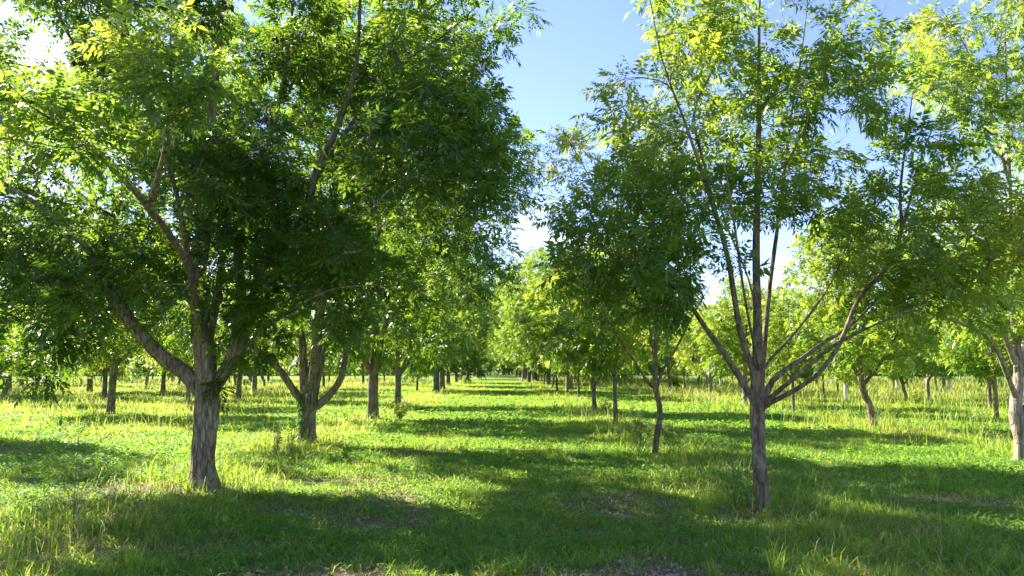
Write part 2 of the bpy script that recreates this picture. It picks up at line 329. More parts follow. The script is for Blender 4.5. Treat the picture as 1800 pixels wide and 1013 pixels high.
# ------------------------------------------------------------------ trees
def tree_meshes(seed, limbs, blobs, n_attr, leaf, bark, young, split=True, hole=.42, hscale=.8, keep=None, ksides=1.0, rough=0.0, flare=.22, near_sunlit=0):
    """limbs: list of (points[[x,y,z,r]...]); the first is the trunk. blobs: (cx,cy,cz,rx,ry,rz). Everything local to the trunk foot."""
    r = np.random.default_rng(seed)
    pos, rad, tang, limb_id, parent = [], [], [], [], []
    mains = []
    for li, pts in enumerate(limbs):
        S = spline(pts, .12); mains.append(S); T = nrm(np.gradient(S[:, :3], axis=0))
        for i in range(len(S)):
            pos.append(S[i, :3]); rad.append(S[i, 3]); tang.append(T[i]); limb_id.append(li); parent.append(-1)
    pos, rad, tang, limb_id = np.array(pos), np.array(rad), np.array(tang), np.array(limb_id)
    zfork = min([l[0][2] for l in limbs[1:]] + [limbs[0][-1][2]*.5])
    # attractors
    bl = np.array([list(b[:6])+[b[6] if len(b) > 6 else 1] for b in blobs], float); vol = bl[:, 3]*bl[:, 4]*bl[:, 5]; pk = vol*bl[:, 6]; pk = pk/pk.sum(); A = []
    tries = 0; md = (vol.sum()*4.19/n_attr)**(1/3)*.62
    while len(A) < n_attr and tries < 60:
        tries += 1; m = n_attr
        k = r.choice(len(bl), m, p=pk); u = nrm(r.normal(size=(m, 3))); rr = r.random(m)**(1/3)
        p = bl[k, :3] + u*rr[:, None]*bl[k, 3:6]
        ok = (r.random(m) < .30 + .70*rr**2) & (vn3(p*hscale + seed*3.7) > np.where(bl[k, 6] > 1, -1, hole) + r.normal(0, .05, m)) & (p[:, 2] > .55)
        if keep is not None: ok &= keep(p)
        kz = p[:, 2]/math.tan(SUN_EL)      # light wells: openings that run through the crown towards the sun
        wl_ = vn2(p[:, 0] - SUN_DIR[0]*kz*1.0 + seed*5.3 + 40, p[:, 1] - SUN_DIR[1]*kz + seed*2.9 + 40)
        ok &= ~((wl_ > .60) & (bl[k, 6] <= 1) & (r.random(m) < .88))
        for q in p[ok]:
            if len(A) >= n_attr: break
            if not A or np.min(np.sum((np.array(A[-1500:])-q)**2, 1)) > md*md: A.append(q)
        if tries % 12 == 11: md *= .85
    A = np.array(A)
    d0 = np.array([np.min(np.sum((pos-a)**2, 1)) for a in A]); A = A[np.argsort(d0)]
    cap = len(pos) + len(A)*24
    NP = np.zeros((cap, 3)); NT = np.zeros((cap, 3)); NL = np.zeros(cap, int); NR = np.zeros(cap); NC = np.full(cap, -1); NI = np.zeros(cap, int)
    n = len(pos); NP[:n] = pos; NT[:n] = tang; NL[:n] = limb_id; NR[:n] = rad
    usable = np.ones(cap, bool); usable[:n] = ~((limb_id == 0) & (pos[:, 2] < zfork*1.02))
    chains = []
    for a in A:
        v = a - NP[:n]; d = np.linalg.norm(v, axis=1); cs = np.einsum('ij,ij->i', v, NT[:n])/np.maximum(d, 1e-6)
        cost = d*(1 + .55*(1-cs)) + (~usable[:n])*1e3 + np.where(v[:, 2] < -.5*d, .6*d, 0)
        j = int(np.argmin(cost)); D = d[j]; m = max(3, min(20, int(D/.16)+2)); t = np.linspace(0, 1, m)[:, None]
        c = NP[j] + nrm(NT[j]*.8 + v[j]/max(D, 1e-6)*.6 + np.array([0, 0, .25]))*D*.45 + r.normal(0, .05, 3)*D
        P = NP[j]*(1-t)**2 + 2*c*t*(1-t) + a*t**2
        P[1:-1] += r.normal(0, .012, (m-2, 3)); T = nrm(np.gradient(P, axis=0))
        ids = np.arange(n, n+m-1); chains.append((j, ids)); NP[ids] = P[1:]; NT[ids] = T[1:]; NL[ids] = NL[j]; NC[ids] = np.concatenate([[j], ids[:-1]])
        n += m-1
    tips = np.zeros(n); 
    for _, ids in chains: tips[ids[-1]] += 1
    nm = len(pos)
    for i in range(n-1, nm-1, -1): tips[NC[i]] += tips[i]
    tw = .0042
    NR[nm:n] = tw*np.power(np.maximum(tips[nm:n], 1), .46)
    # wood meshes
    woods = {}
    for li, S in enumerate(mains):
        w = woods.setdefault(li if split else 0, Wood())
        rmax = S[:, 3].max(); k = int(np.clip(rmax*260*ksides, 8, 40)); rr = S[:, 3].copy()
        if li == 0:
            z = S[:, 2]; rr = rr*(1 + flare*np.exp(-np.maximum(z, 0)/.14) + flare*.35*np.exp(-np.maximum(z, 0)/.4)); s2 = S.copy()
            zz = s2[:, :3]; w.add(zz, rr, k, rough, seed, True)
        else:
            s = np.arange(len(rr))*.12; w.add(S[:, :3], rr*(1+.12*np.exp(-s/.15)), k, rough*.6, seed+li, True)
    for j, ids in chains:
        P = np.vstack([NP[j], NP[ids]]); rj = min(NR[j], NR[ids[0]]*1.25); R = np.concatenate([[rj], NR[ids]]); R = np.minimum(R, max(NR[j]*.85, .004))
        R[-1] *= .6; k = 3 if R.max() < .008 else 5 if R.max() < .02 else 8
        woods[NL[j] if split else 0].add(P, R, k)
    # leaves on the twigs
    nl, pairs, lflet, wd, rl = leaf['n'], leaf['pairs'], leaf['len'], leaf['w'], leaf['rachis']
    B, D, TT = [], [], []
    for j, ids in chains:
        m = max(2, int(r.normal(nl, nl*.25))); P = NP[ids]
        back = np.minimum(len(ids)-1, (r.random(m)**1.3*min(len(ids), 5)).astype(int)); k = len(ids)-1-back
        b = P[k]; td = NT[ids[k]]
        ph = r.random()*6.28 + np.arange(m)*2.4; e1 = nrm(np.cross(td, [0.1, .05, 1])); e2 = np.cross(td, e1)
        d = e1*np.cos(ph)[:, None] + e2*np.sin(ph)[:, None] + td*(.35 + .9*(back == 0))[:, None]*1.0 + r.normal(0, .25, (m, 3)) + np.array([0, 0, .28])
        B.append(b); D.append(d); c = np.clip(r.normal(0, .10), -.2, .3)
        TT.append(np.full(m, c))
    B = np.concatenate(B); D = np.concatenate(D); TT = np.concatenate(TT)
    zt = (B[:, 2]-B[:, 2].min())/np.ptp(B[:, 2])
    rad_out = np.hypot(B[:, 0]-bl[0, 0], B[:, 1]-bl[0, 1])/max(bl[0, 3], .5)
    tint = leaf['tint'] + TT + near_sunlit*(B[:, 1] < -2.9)*.22 + .22*(zt-.5) + .10*(rad_out-.6) + (vn3(B*1.1+9)-.5)*.55 + r.normal(0, .05, len(B))  # leaves nearest the camera are tinted brighter, sunlight put into their colour
    Lr = rl*(.7+.6*r.random(len(B)))
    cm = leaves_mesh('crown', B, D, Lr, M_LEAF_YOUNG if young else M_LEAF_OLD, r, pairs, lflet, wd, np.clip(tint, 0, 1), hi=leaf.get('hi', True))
    wm = [(('trunk' if li == 0 else 'limb'), w.mesh('trunk' if li == 0 else 'limb', bark)) for li, w in sorted(woods.items())]
    return wm, cm, (NP[:n], chains)

def place_tree(name, meshes, x, y, label, cat='pecan tree', group=None, rot=0.0, s=1.0):
    root = bpy.data.objects.new(name, None); COL.objects.link(root); root.empty_display_size = .3
    root.location = (x, y, float(ground_z(x, y)) - .02); root.rotation_euler = (0, 0, rot); root.scale = (s, s, s)
    for nme, me in meshes[0]: link(nme, me, root)
    link('crown', meshes[1], root)
    tag(root, label, cat, group)
    return root
def copy_tree(src, x, y, label, group=None, rot=0.0, s=1.0, name=None):
    c = src.copy(); COL.objects.link(c); c.location = (x, y, float(ground_z(x, y)) - .02); c.rotation_euler = (0, 0, rot)
    c.scale = s if isinstance(s, tuple) else (s, s, s)
    c['label'] = label
    if group: c['group'] = group
    for ch in src.children:
        d = ch.copy(); COL.objects.link(d); d.parent = c
    return c

def gen_limbs(r, H, fork, n_l, spread, r0, lean=(0, 0), top=.95, rise=.78, az0=None):
    lx, ly = lean
    tr = [[0, 0, -.12, r0*1.04], [lx*.3, ly*.3, fork*.5, r0*.94], [lx, ly, fork, r0*.88],
          [lx*1.3 + r.normal(0, .12), ly*1.3 + r.normal(0, .12), fork+(H-fork)*.4, r0*.46], [lx*1.4 + r.normal(0, .25), ly*1.4 + r.normal(0, .25), H*top, r0*.10]]
    out = [tr]; az0 = r.random()*6.28 if az0 is None else az0
    for i in range(n_l):
        a = az0 + i*2*math.pi/n_l + r.normal(0, .25); z0 = fork*(.96 + .22*r.random()) if i < 3 else fork + (H-fork)*(.12+.16*(i-2)*r.random())
        S = spread*(.75 + .35*r.random())*(1 if i < 3 else .75); hz = H*rise*(.75+.3*r.random()); rr = r0*(.50 + .12*r.random())
        f = (z0-fork)/(H-fork); bx, by = lx*(1+.3*f), ly*(1+.3*f)
        dx, dy = math.cos(a), math.sin(a)
        out.append([[bx, by, z0-.06, rr], [bx+dx*S*.28, by+dy*S*.28, z0+(hz-z0)*.20, rr*.80],
                    [bx+dx*S*.62 + r.normal(0, .1), by+dy*S*.62 + r.normal(0, .1), z0+(hz-z0)*.55, rr*.50], [bx+dx*S*.85, by+dy*S*.85, hz, rr*.14]])
    return out

def px_limb(base, pts):                   # real points from what the photo shows: (px, py, distance offset, radius)
    out = []
    for px, py, dy, rr in pts:
        p = at_y(px, py, base[1] + dy); out.append([p[0]-base[0], p[1]-base[1], p[2], rr])
    return out

# ------------------------------------------------------------------ the nearest trees, limb by limb
LF_OLD = dict(n=19, pairs=6, len=.080, w=.030, rachis=.26, tint=.20)
LF_YNG = dict(n=14, pairs=6, len=.080, w=.028, rachis=.25, tint=.45)
ROW_L = 'mature pecan trees in the row left of the grassy aisle'
ROW_R = 'young pecan trees in the row right of the grassy aisle'

def clear_of(base, lines, boxes=()):
    """keeps leaves from growing on the near side of limbs that stand bare in the photo"""
    def f(p):
        q = p + np.array([base[0], base[1], 0]); pr = project(q); ok = np.ones(len(p), bool)
        for pts, wd, dy in lines:
            pts = np.array(pts, float)
            for a, b in zip(pts[:-1], pts[1:]):
                ab = b-a; t = np.clip(((pr[:, :2]-a) @ ab)/(ab @ ab), 0, 1); dd = np.hypot(*(pr[:, :2] - a - t[:, None]*ab).T)
                ok &= ~((dd < wd) & (p[:, 1] < dy))
        for x0, y0, x1, y1, dy in boxes: ok &= ~((pr[:, 0] > x0) & (pr[:, 0] < x1) & (pr[:, 1] > y0) & (pr[:, 1] < y1) & (p[:, 1] < dy))
        return ok
    return f
def open_side(f):
    """the nearest left tree is thin on the side that lets the sun reach the grass left of its trunk"""
    rr = np.random.default_rng(44)
    def g(p):
        k = p[:, 2]/math.tan(SUN_EL); n = math.hypot(*SUN_DIR); hx = p[:, 0] + bA[0] - SUN_DIR[0]/n*k; hy = p[:, 1] + bA[1] - SUN_DIR[1]/n*k
        return f(p) & ~((hx < -3.6) & (hy > 7.7) & (rr.random(len(p)) < .8))
    return g
def low_top(z, f): return lambda p: f(p) & (p[:, 2] < z)
bA = ground_at(357, 860)
limbsA = [px_limb(bA, p) for p in (
    [(356, 868, 0, .155), (357, 800, 0, .146), (364, 715, 0, .150), (362, 640, 0, .138), (353, 560, 0, .128), (347, 480, .05, .122), (360, 390, .1, .100), (368, 300, .15, .082), (374, 180, .2, .062), (385, 60, .2, .045), (395, -80, .2, .025), (402, -190, .2, .010)],
    [(352, 688, 0, .085), (325, 655, -.05, .098), (280, 622, -.1, .095), (226, 562, -.2, .088), (185, 500, -.3, .072), (150, 435, -.45, .055), (95, 380, -.7, .038), (20, 330, -1.0, .022), (-50, 290, -1.2, .008)],
    [(376, 685, 0, .075), (408, 625, .05, .085), (424, 540, .1, .075), (418, 430, .1, .062), (432, 330, .1, .050), (470, 250, .1, .038), (502, 120, .1, .024), (522, -60, .1, .008)],
    [(372, 690, .1, .085), (425, 605, .4, .080), (462, 470, .5, .072), (528, 395, .5, .064), (556, 300, .5, .054), (592, 225, .5, .044), (625, 120, .5, .034), (633, 0, .5, .024), (640, -130, .5, .008)],
    [(553, 312, .5, .040), (600, 245, .4, .034), (680, 132, .3, .024), (780, 62, .2, .014), (850, 0, .1, .006)],
    [(388, 668, -.1, .034), (440, 600, -.4, .030), (500, 553, -.7, .025), (580, 510, -1.1, .016), (665, 500, -1.4, .008)],
    [(362, 395, .1, .060), (300, 260, -.2, .050), (240, 152, -.4, .040), (180, 95, -.5, .030), (118, 20, -.6, .018), (60, -70, -.7, .007)],
    [(352, 330, .1, .045), (262, 180, .3, .036), (225, 60, .4, .026), (204, -20, .5, .016), (190, -110, .5, .006)],
    [(362, 620, .1, .070), (385, 500, 1.2, .055), (405, 330, 2.2, .036), (425, 170, 3.0, .012)],
    [(356, 600, -.1, .055), (335, 480, -1.0, .042), (310, 340, -2.0, .026), (270, 230, -3.0, .010)],
    [(398, 560, .3, .060), (540, 440, 1.8, .046), (660, 320, 2.6, .028), (740, 220, 3.0, .010)],
    [(350, 545, .1, .055), (250, 430, 1.4, .042), (130, 330, 2.4, .024), (60, 250, 3.0, .008)])]
limbsA.append(px_limb(bA, [(354, 600, -.1, .045), (330, 470, -1.4, .038), (250, 350, -3.0, .036), (150, 250, -4.2, .022), (60, 190, -4.9, .008)]))
limbsA.append(px_limb(bA, [(262, 365, -2.8, .030), (290, 260, -3.6, .022), (300, 150, -4.2, .014), (300, 60, -4.5, .006)]))
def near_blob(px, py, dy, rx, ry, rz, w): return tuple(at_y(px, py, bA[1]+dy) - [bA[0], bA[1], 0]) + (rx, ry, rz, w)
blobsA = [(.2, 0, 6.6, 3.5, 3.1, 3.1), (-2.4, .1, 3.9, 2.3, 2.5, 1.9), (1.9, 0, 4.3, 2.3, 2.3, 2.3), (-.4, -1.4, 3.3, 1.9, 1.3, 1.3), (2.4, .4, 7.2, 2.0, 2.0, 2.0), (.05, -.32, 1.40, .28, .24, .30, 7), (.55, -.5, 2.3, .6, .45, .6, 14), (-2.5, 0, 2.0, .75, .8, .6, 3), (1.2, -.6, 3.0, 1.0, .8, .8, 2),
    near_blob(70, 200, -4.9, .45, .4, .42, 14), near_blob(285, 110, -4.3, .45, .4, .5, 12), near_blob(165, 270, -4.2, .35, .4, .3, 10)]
mA = tree_meshes(1, limbsA, blobsA, 1150, LF_OLD, M_BARK, False, True, .50, .85, near_sunlit=1, flare=.38, rough=.85,
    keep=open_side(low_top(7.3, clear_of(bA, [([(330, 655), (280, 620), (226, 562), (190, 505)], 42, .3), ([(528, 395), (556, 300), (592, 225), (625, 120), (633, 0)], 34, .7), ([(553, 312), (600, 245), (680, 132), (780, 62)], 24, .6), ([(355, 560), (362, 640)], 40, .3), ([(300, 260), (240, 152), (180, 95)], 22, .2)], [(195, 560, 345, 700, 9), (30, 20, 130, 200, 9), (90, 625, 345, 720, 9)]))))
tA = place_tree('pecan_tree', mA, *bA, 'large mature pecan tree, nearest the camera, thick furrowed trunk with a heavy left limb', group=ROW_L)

bB = ground_at(540, 782)
limbsB = [px_limb(bB, p) for p in (
    [(540, 790, 0, .170), (541, 740, 0, .155), (545, 700, 0, .165), (552, 650, .1, .13), (558, 600, .1, .115), (565, 480, .2, .09), (560, 330, .2, .065), (566, 180, .2, .04), (570, 60, .2, .012)],
    [(540, 712, 0, .095), (520, 690, 0, .080), (492, 650, -.1, .072), (455, 618, -.2, .060), (410, 570, -.3, .040), (350, 500, -.5, .012)],
    [(538, 705, 0, .10), (533, 650, .1, .088), (530, 590, .1, .080), (505, 470, .3, .055), (470, 330, .4, .030), (450, 200, .5, .010)],
    [(556, 712, 0, .095), (575, 698, 0, .080), (600, 662, -.1, .070), (612, 610, -.2, .055), (660, 520, -.5, .036), (740, 440, -.8, .012)],
    [(552, 690, .1, .09), (585, 560, 1.2, .06), (640, 420, 2.0, .04), (700, 300, 2.6, .012)],
    [(548, 680, -.1, .08), (560, 560, -1.2, .055), (600, 440, -2.0, .035), (640, 330, -2.6, .010)],
    [(564, 430, .2, .045), (690, 335, .3, .034), (820, 290, .4, .020), (930, 262, .5, .006)],
    [(562, 470, .2, .06), (640, 330, 0, .045), (720, 200, -.2, .028), (790, 90, -.3, .010)])]
blobsB = [(.2, 0, 6.4, 3.9, 3.4, 3.4), (1.9, 0, 4.0, 2.7, 2.6, 2.1), (-1.9, 0, 3.9, 2.3, 2.4, 1.9), (1.6, 0, 8.2, 2.2, 2.2, 1.8), (3.7, .3, 6.0, 1.5, 1.4, 1.3, 1.4)]
mB = tree_meshes(2, limbsB, blobsB, 650, dict(LF_OLD, n=18, pairs=5, len=.092, w=.034), M_BARK, False, True, .51, .75, rough=.6, keep=clear_of(bB, [([(545, 700), (530, 600)], 26, .2), ([(445, 610), (500, 660)], 20, 9), ([(575, 698), (606, 655)], 20, 9)], [(440, 600, 520, 720, 9)]))
tB = place_tree('pecan_tree', mB, *bB, 'mature pecan tree with ivy-green low forked trunk, directly behind the nearest left tree', group=ROW_L)

def ivy():
    r = np.random.default_rng(9); n = 620; z = r.random(n)*1.15; a = r.normal(3.4, .75, n); rr = .165
    B = np.stack([np.cos(a)*rr + .02, np.sin(a)*rr, z], -1); D = np.stack([np.cos(a), np.sin(a), r.normal(.1, .4, n)], -1) + r.normal(0, .3, (n, 3))
    link('ivy', leaves_mesh('ivy', B, D, np.full(n, .05), M_WEED, r, 1, .05, .035, np.clip(r.normal(.5, .2, n), 0, 1), droop=.3), tB)
ivy()
bR = ground_at(1341, 893)
limbsR = [px_limb(bR, p) for p in (
    [(1343, 900, 0, .083), (1338, 840, 0, .080), (1333, 770, 0, .078), (1331, 705, 0, .084), (1331, 640, 0, .062), (1331, 560, .05, .054), (1329, 430, .1, .045), (1332, 300, .1, .036), (1334, 170, .1, .027), (1334, 40, .1, .018), (1338, -70, .1, .007)],
    [(1330, 702, 0, .056), (1312, 675, -.05, .048), (1278, 620, -.1, .044), (1235, 560, -.2, .036), (1195, 505, -.3, .028), (1130, 460, -.5, .020), (1060, 430, -.7, .012), (1000, 400, -.8, .005)],
    [(1333, 705, 0, .058), (1322, 640, -.05, .050), (1300, 570, -.1, .046), (1278, 440, -.2, .038), (1245, 330, -.3, .029), (1205, 210, -.4, .020), (1165, 100, -.4, .013), (1140, -20, -.4, .006)],
    [(1262, 380, -.2, .028), (1240, 290, .1, .022), (1220, 190, .3, .018), (1258, 100, .4, .013), (1270, 0, .5, .006)],
    [(1336, 690, .05, .050), (1343, 600, .3, .044), (1352, 500, .5, .038), (1372, 350, .8, .028), (1390, 200, 1.0, .020), (1412, 60, 1.1, .013), (1425, -60, 1.2, .005)],
    [(1340, 700, 0, .050), (1358, 660, 0, .042), (1400, 628, 0, .036), (1450, 592, 0, .030), (1500, 560, .1, .022), (1560, 500, .2, .014), (1640, 450, .3, .006)],
    [(1342, 702, 0, .044), (1368, 678, -.2, .036), (1412, 642, -.4, .031), (1462, 600, -.6, .025), (1540, 560, -.9, .016), (1640, 520, -1.2, .006)],
    [(1338, 710, 0, .052), (1352, 700, -.02, .040), (1400, 675, -.05, .036), (1445, 640, -.1, .034), (1478, 590, -.1, .033), (1510, 515, -.1, .031), (1560, 460, -.1, .029), (1583, 400, -.1, .026), (1582, 330, -.1, .021), (1592, 240, -.1, .015), (1605, 150, -.1, .006)],
    [(1582, 405, -.1, .022), (1600, 340, 0, .018), (1622, 260, .1, .012), (1660, 170, .1, .006)],
    [(1338, 690, .1, .040), (1342, 640, .1, .026), (1380, 595, .1, .022), (1430, 535, .2, .017), (1470, 470, .3, .011), (1500, 380, .4, .005)],
    [(1332, 240, .1, .024), (1368, 290, -.3, .020), (1410, 225, -.5, .016), (1450, 120, -.6, .011), (1480, 0, -.6, .005)],
    [(1334, 640, -.05, .024), (1310, 520, -1.0, .018), (1290, 380, -1.6, .016), (1270, 260, -1.9, .006)],
    [(1334, 650, .1, .024), (1320, 500, 1.1, .018), (1270, 370, 1.7, .016), (1240, 260, 2.0, .006)])]
for L_ in limbsR[1:]:
    for q_ in L_: q_[3] *= .78
blobsR = [(.15, 0, 4.2, 1.5, 1.2, 1.0, .99), (.15, 0, 5.1, 1.75, 1.5, 2.1), (-1.25, -.2, 3.1, 1.2, 1.1, .95, 1.5), (1.9, -.3, 3.1, 1.35, 1.1, .85, 1.8), (2.05, -.1, 4.75, .85, .8, .9), (-1.1, 0, 4.6, .85, .9, .9)]
_kr = clear_of(bR, [([(1312, 675), (1278, 620), (1235, 560)], 30, .3), ([(1300, 570), (1278, 440), (1245, 330), (1205, 210)], 13, .1), ([(1331, 700), (1331, 430)], 14, .1), ([(1343, 600), (1372, 350)], 20, .5),
    ([(1400, 675), (1478, 590), (1510, 515), (1583, 400), (1582, 300)], 24, .1), ([(1358, 660), (1500, 560)], 24, .1), ([(1245, 330), (1165, 100)], 14, 0)])
keepR = lambda p: ~((np.hypot(p[:, 0]-.1, p[:, 1]) < .95) & (p[:, 2] < 3.4)) & _kr(p) & (p[:, 2] < 7.1)
mR = tree_meshes(3, limbsR, blobsR, 430, dict(LF_YNG, n=14), M_BARK2, True, True, .49, 1.6, rough=.25, keep=keepR, flare=.08)
tR = place_tree('pecan_tree', mR, *bR, 'nearest right young pecan tree, slim smooth trunk fanning into many bare limbs', group=ROW_R)

bS = ground_at(1153, 803)
limbsS = [px_limb(bS, p) for p in (
    [(1151, 808, 0, .055), (1154, 770, 0, .052), (1160, 735, 0, .056), (1158, 705, 0, .050), (1152, 680, 0, .052), (1152, 610, 0, .036), (1154, 560, .05, .030), (1150, 440, .1, .024), (1148, 320, .1, .016), (1146, 210, .1, .006)],
    [(1152, 684, 0, .034), (1138, 670, -.1, .028), (1112, 630, -.2, .022), (1085, 590, -.3, .016), (1050, 530, -.4, .010), (1010, 470, -.5, .004)],
    [(1154, 682, 0, .034), (1166, 650, -.1, .027), (1190, 610, -.2, .021), (1215, 560, -.3, .014), (1250, 500, -.4, .005)],
    [(1153, 680, .05, .032), (1146, 600, .5, .026), (1120, 470, .9, .016), (1090, 340, 1.2, .005)],
    [(1150, 560, 0, .022), (1090, 420, -.4, .015), (1030, 300, -.7, .009), (990, 230, -.9, .004)],
    [(1152, 520, .1, .020), (1190, 400, .3, .014), (1215, 290, .4, .005)])]
blobsS = [(-.25, 0, 4.4, 1.75, 1.7, 1.7), (-1.0, -.2, 5.2, 1.3, 1.2, 1.1), (-.6, 0, 2.9, 1.3, 1.2, .6)]
mS = tree_meshes(4, limbsS, blobsS, 135, dict(LF_YNG, n=10, tint=.54), M_BARK2, True, True, .50, 1.3, keep=clear_of(bS, [], [(1040, 500, 1290, 680, 9)]))
place_tree('pecan_tree', mS, *bS, 'slender young pecan tree with kinked trunk, just left of the nearest right tree', group=ROW_R)

bT = ground_at(1047, 726)
limbsT = [px_limb(bT, p) for p in (
    [(1047, 730, 0, .12), (1044, 700, 0, .11), (1043, 672, 0, .115), (1041, 640, 0, .065), (1040, 600, 0, .055), (1039, 540, .1, .04), (1042, 480, .1, .01)],
    [(1042, 672, 0, .07), (1035, 660, 0, .052), (1010, 638, -.2, .044), (975, 610, -.4, .034), (940, 592, -.6, .012)],
    [(1040, 668, 0, .06), (1025, 652, .1, .045), (1000, 625, .3, .036), (985, 590, .5, .024), (975, 550, .6, .010)],
    [(1046, 676, 0, .07), (1055, 662, 0, .050), (1075, 630, .2, .036), (1100, 590, .4, .024), (1120, 550, .5, .010)],
    [(1041, 610, 0, .035), (1030, 590, -.3, .028), (1012, 560, -.6, .018), (1000, 520, -.8, .006)])]
for L_ in limbsT:
    for q_ in L_: q_[3] *= .70
mT = tree_meshes(5, limbsT, [(-.2, 0, 3.6, 2.7, 2.4, 1.7), (-1.6, 0, 3.0, 1.4, 1.5, .9)], 420, dict(LF_YNG, n=9, tint=.46, pairs=4, len=.13, w=.05, hi=False), M_BARK2, True, True, .38, .9)
tT = place_tree('pecan_tree', mT, *bT, 'round-crowned yellow-green young pecan tree, the broadest beside the aisle right side', group=ROW_R)

bP = ground_at(1793, 814)
limbsP = [px_limb(bP, p) for p in (
    [(1797, 818, 0, .105), (1793, 770, 0, .10), (1788, 735, 0, .125), (1786, 715, 0, .10), (1790, 640, .1, .07), (1780, 520, .1, .055), (1775, 350, .2, .04), (1770, 180, .2, .025), (1765, 0, .2, .008)],
    [(1795, 735, 0, .11), (1815, 712, 0, .10), (1850, 640, 0, .07), (1880, 480, .2, .04), (1890, 260, .2, .012)],
    [(1786, 700, 0, .05), (1740, 600, -.8, .03), (1660, 560, -1.4, .02), (1600, 545, -1.7, .008)],
    [(1785, 640, 0, .05), (1730, 500, -.6, .035), (1690, 380, -.9, .022), (1660, 300, -1.1, .008)],
    [(1776, 330, .2, .035), (1740, 200, -.2, .024), (1700, 90, -.5, .014), (1650, 10, -.7, .005)],
    [(1790, 650, .1, .05), (1820, 520, 1.2, .035), (1840, 380, 1.8, .015)])]
blobsP = [(.3, 0, 4.2, 1.9, 1.9, 2.1), (.2, 0, 7.3, 1.9, 1.9, 1.5), (-.3, -.6, 2.9, 1.6, 1.4, .8)]
mP = tree_meshes(6, limbsP, blobsP, 420, dict(LF_YNG, n=14, tint=.44), M_BARK3, True, True, .43, 1.1, rough=.7)
place_tree('pecan_tree', mP, *bP, 'yellow-green pecan tree with a pale gnarled trunk cut by the right edge', group='young pecan trees in the second row right of the aisle')

# mature trees further along the left row and beside it; each has a shape of its own
def mature(seed, extra=(), H=9.2, fork=1.35, nl=5, sp=3.2, r0=.15, lean=(0, 0), n=400, cr=3.5, tint=.38, leaf=None, az0=None, zc=None):
    r = np.random.default_rng(seed)
    L = gen_limbs(r, H, fork, nl, sp, r0, lean, az0=az0)
    bl = [(lean[0], lean[1], H*.60, cr*.92, cr*.92, H*.36), (lean[0]+cr*.35, 0, H*.40, cr*.70, cr*.75, H*.22), (lean[0]-cr*.35, 0, H*.40, cr*.70, cr*.75, H*.22)]
    bl += list(extra)
    return tree_meshes(seed, L, bl, n, leaf or dict(n=17, pairs=5, len=.105, w=.042, rachis=.29, tint=tint, hi=False), M_BARK, False, True, .49, .8, flare=.3)
def young(seed, H=5.8, fork=1.15, nl=4, sp=1.7, r0=.08, lean=(0, 0), n=300, cr=1.9, tint=.55, bark=None, leaf=None, az0=None, hole=.40):
    r = np.random.default_rng(seed)
    L = gen_limbs(r, H, fork, nl, sp, r0, lean, az0=az0)
    bl = [(lean[0], lean[1], H*.62, cr, cr, H*.36), (lean[0], lean[1], H*.42, cr*1.05, cr*1.05, H*.16)]
    return tree_meshes(seed, L, bl, n, leaf or dict(n=14, pairs=5, len=.098, w=.036, rachis=.26, tint=tint, hi=False), bark or M_BARK2, True, True, hole, .95)

def T(px, py): return ground_at(px, py)
left_own = [
    (21, 655, 740, dict(H=9.4, fork=1.35, nl=4, sp=3.3, r0=.17), 'thick rough trunk splitting into two stubby forks, third tree in left row'),
    (22, 699, 714, dict(H=9.0, fork=1.25, nl=3, sp=3.0, r0=.14), 'slim trunk opening like a three-pronged fork, fourth tree in left row'),
    (23, 767, 691, dict(H=9.6, fork=1.3, nl=4, sp=3.6, r0=.20, extra=[(2.2, -.6, 2.4, 1.9, 1.7, 1.5)]), 'dark pecan tree with low drooping skirt of leaves beside the aisle, fifth in left row')]
protoM = []
for sd_, px, py, kw, lab in left_own:
    m = mature(sd_, **kw); protoM.append(place_tree('pecan_tree', m, *T(px, py), lab, group=ROW_L))
m = mature(24, H=7.2, fork=1.55, nl=4, sp=2.6, r0=.13, lean=(.05, 0), tint=.58, cr=2.9, n=260)
tH = place_tree('pecan_tree', m, *T(194, 730), 'straight-trunked pecan tree forking like a goblet, seen left of the nearest trunk', group='pecan trees in the rows further left')
protoM.append(tH)
GL = 'pecan trees in the rows further left'
for i, (px, py, k, rot, s, lab) in enumerate([
    (157, 691, 2, 1.0, .92, 'pecan tree with two pale upright forks, behind and left of the goblet-shaped tree'),
    (8, 697, 1, 2.1, 1.0, 'pecan tree with a leaning trunk at the far left edge of the photo'),
    (447, 694, 0, 4.0, .92, 'dark slim-trunked pecan tree between the two nearest left-row trunks'),
    (472, 670, 1, 5.0, .85, 'small dark trunk just right of the slim-trunked tree between the nearest left trunks'),
    (300, 664, 3, .5, .9, 'distant trunk pair member seen left of the nearest trunk, the left one'),
    (312, 661, 0, 2.5, .9, 'distant trunk pair member seen left of the nearest trunk, the right one'),
    (38, 678, 2, 3.3, .95, 'distant pecan tree right of the leaning tree at the left edge'),
    (777, 687, 0, 5.5, .95, 'trunk standing immediately behind the drooping-skirted tree of the left row'),
    (788, 680, 1, 1.9, .98, 'left-row tree half hidden by the drooping low branch beside the aisle'),
    (802, 674, 3, 2.9, .98, 'left-row tree just beyond the tip of the drooping branch'),
    (733, 690, 3, .9, .62, 'thin small pecan tree between the fourth and fifth trees of the left row'),
    (822, 667, 2, 4.4, 1.0, 'far left-row pecan tree, first of the last four before the aisle vanishes'),
    (834, 662, 0, .3, 1.0, 'far left-row pecan tree, second of the last four before the aisle vanishes'),
    (843, 659, 1, 3.5, 1.0, 'far left-row pecan tree, third of the last four before the aisle vanishes'),
    (852, 656.5, 3, 1.3, 1.0, 'far left-row pecan tree, last one before the aisle vanishes')]):
    copy_tree(protoM[k], *T(px, py), lab, ROW_L if 720 < px < 860 else GL, rot, s*(1.3 if px > 770 else 1))
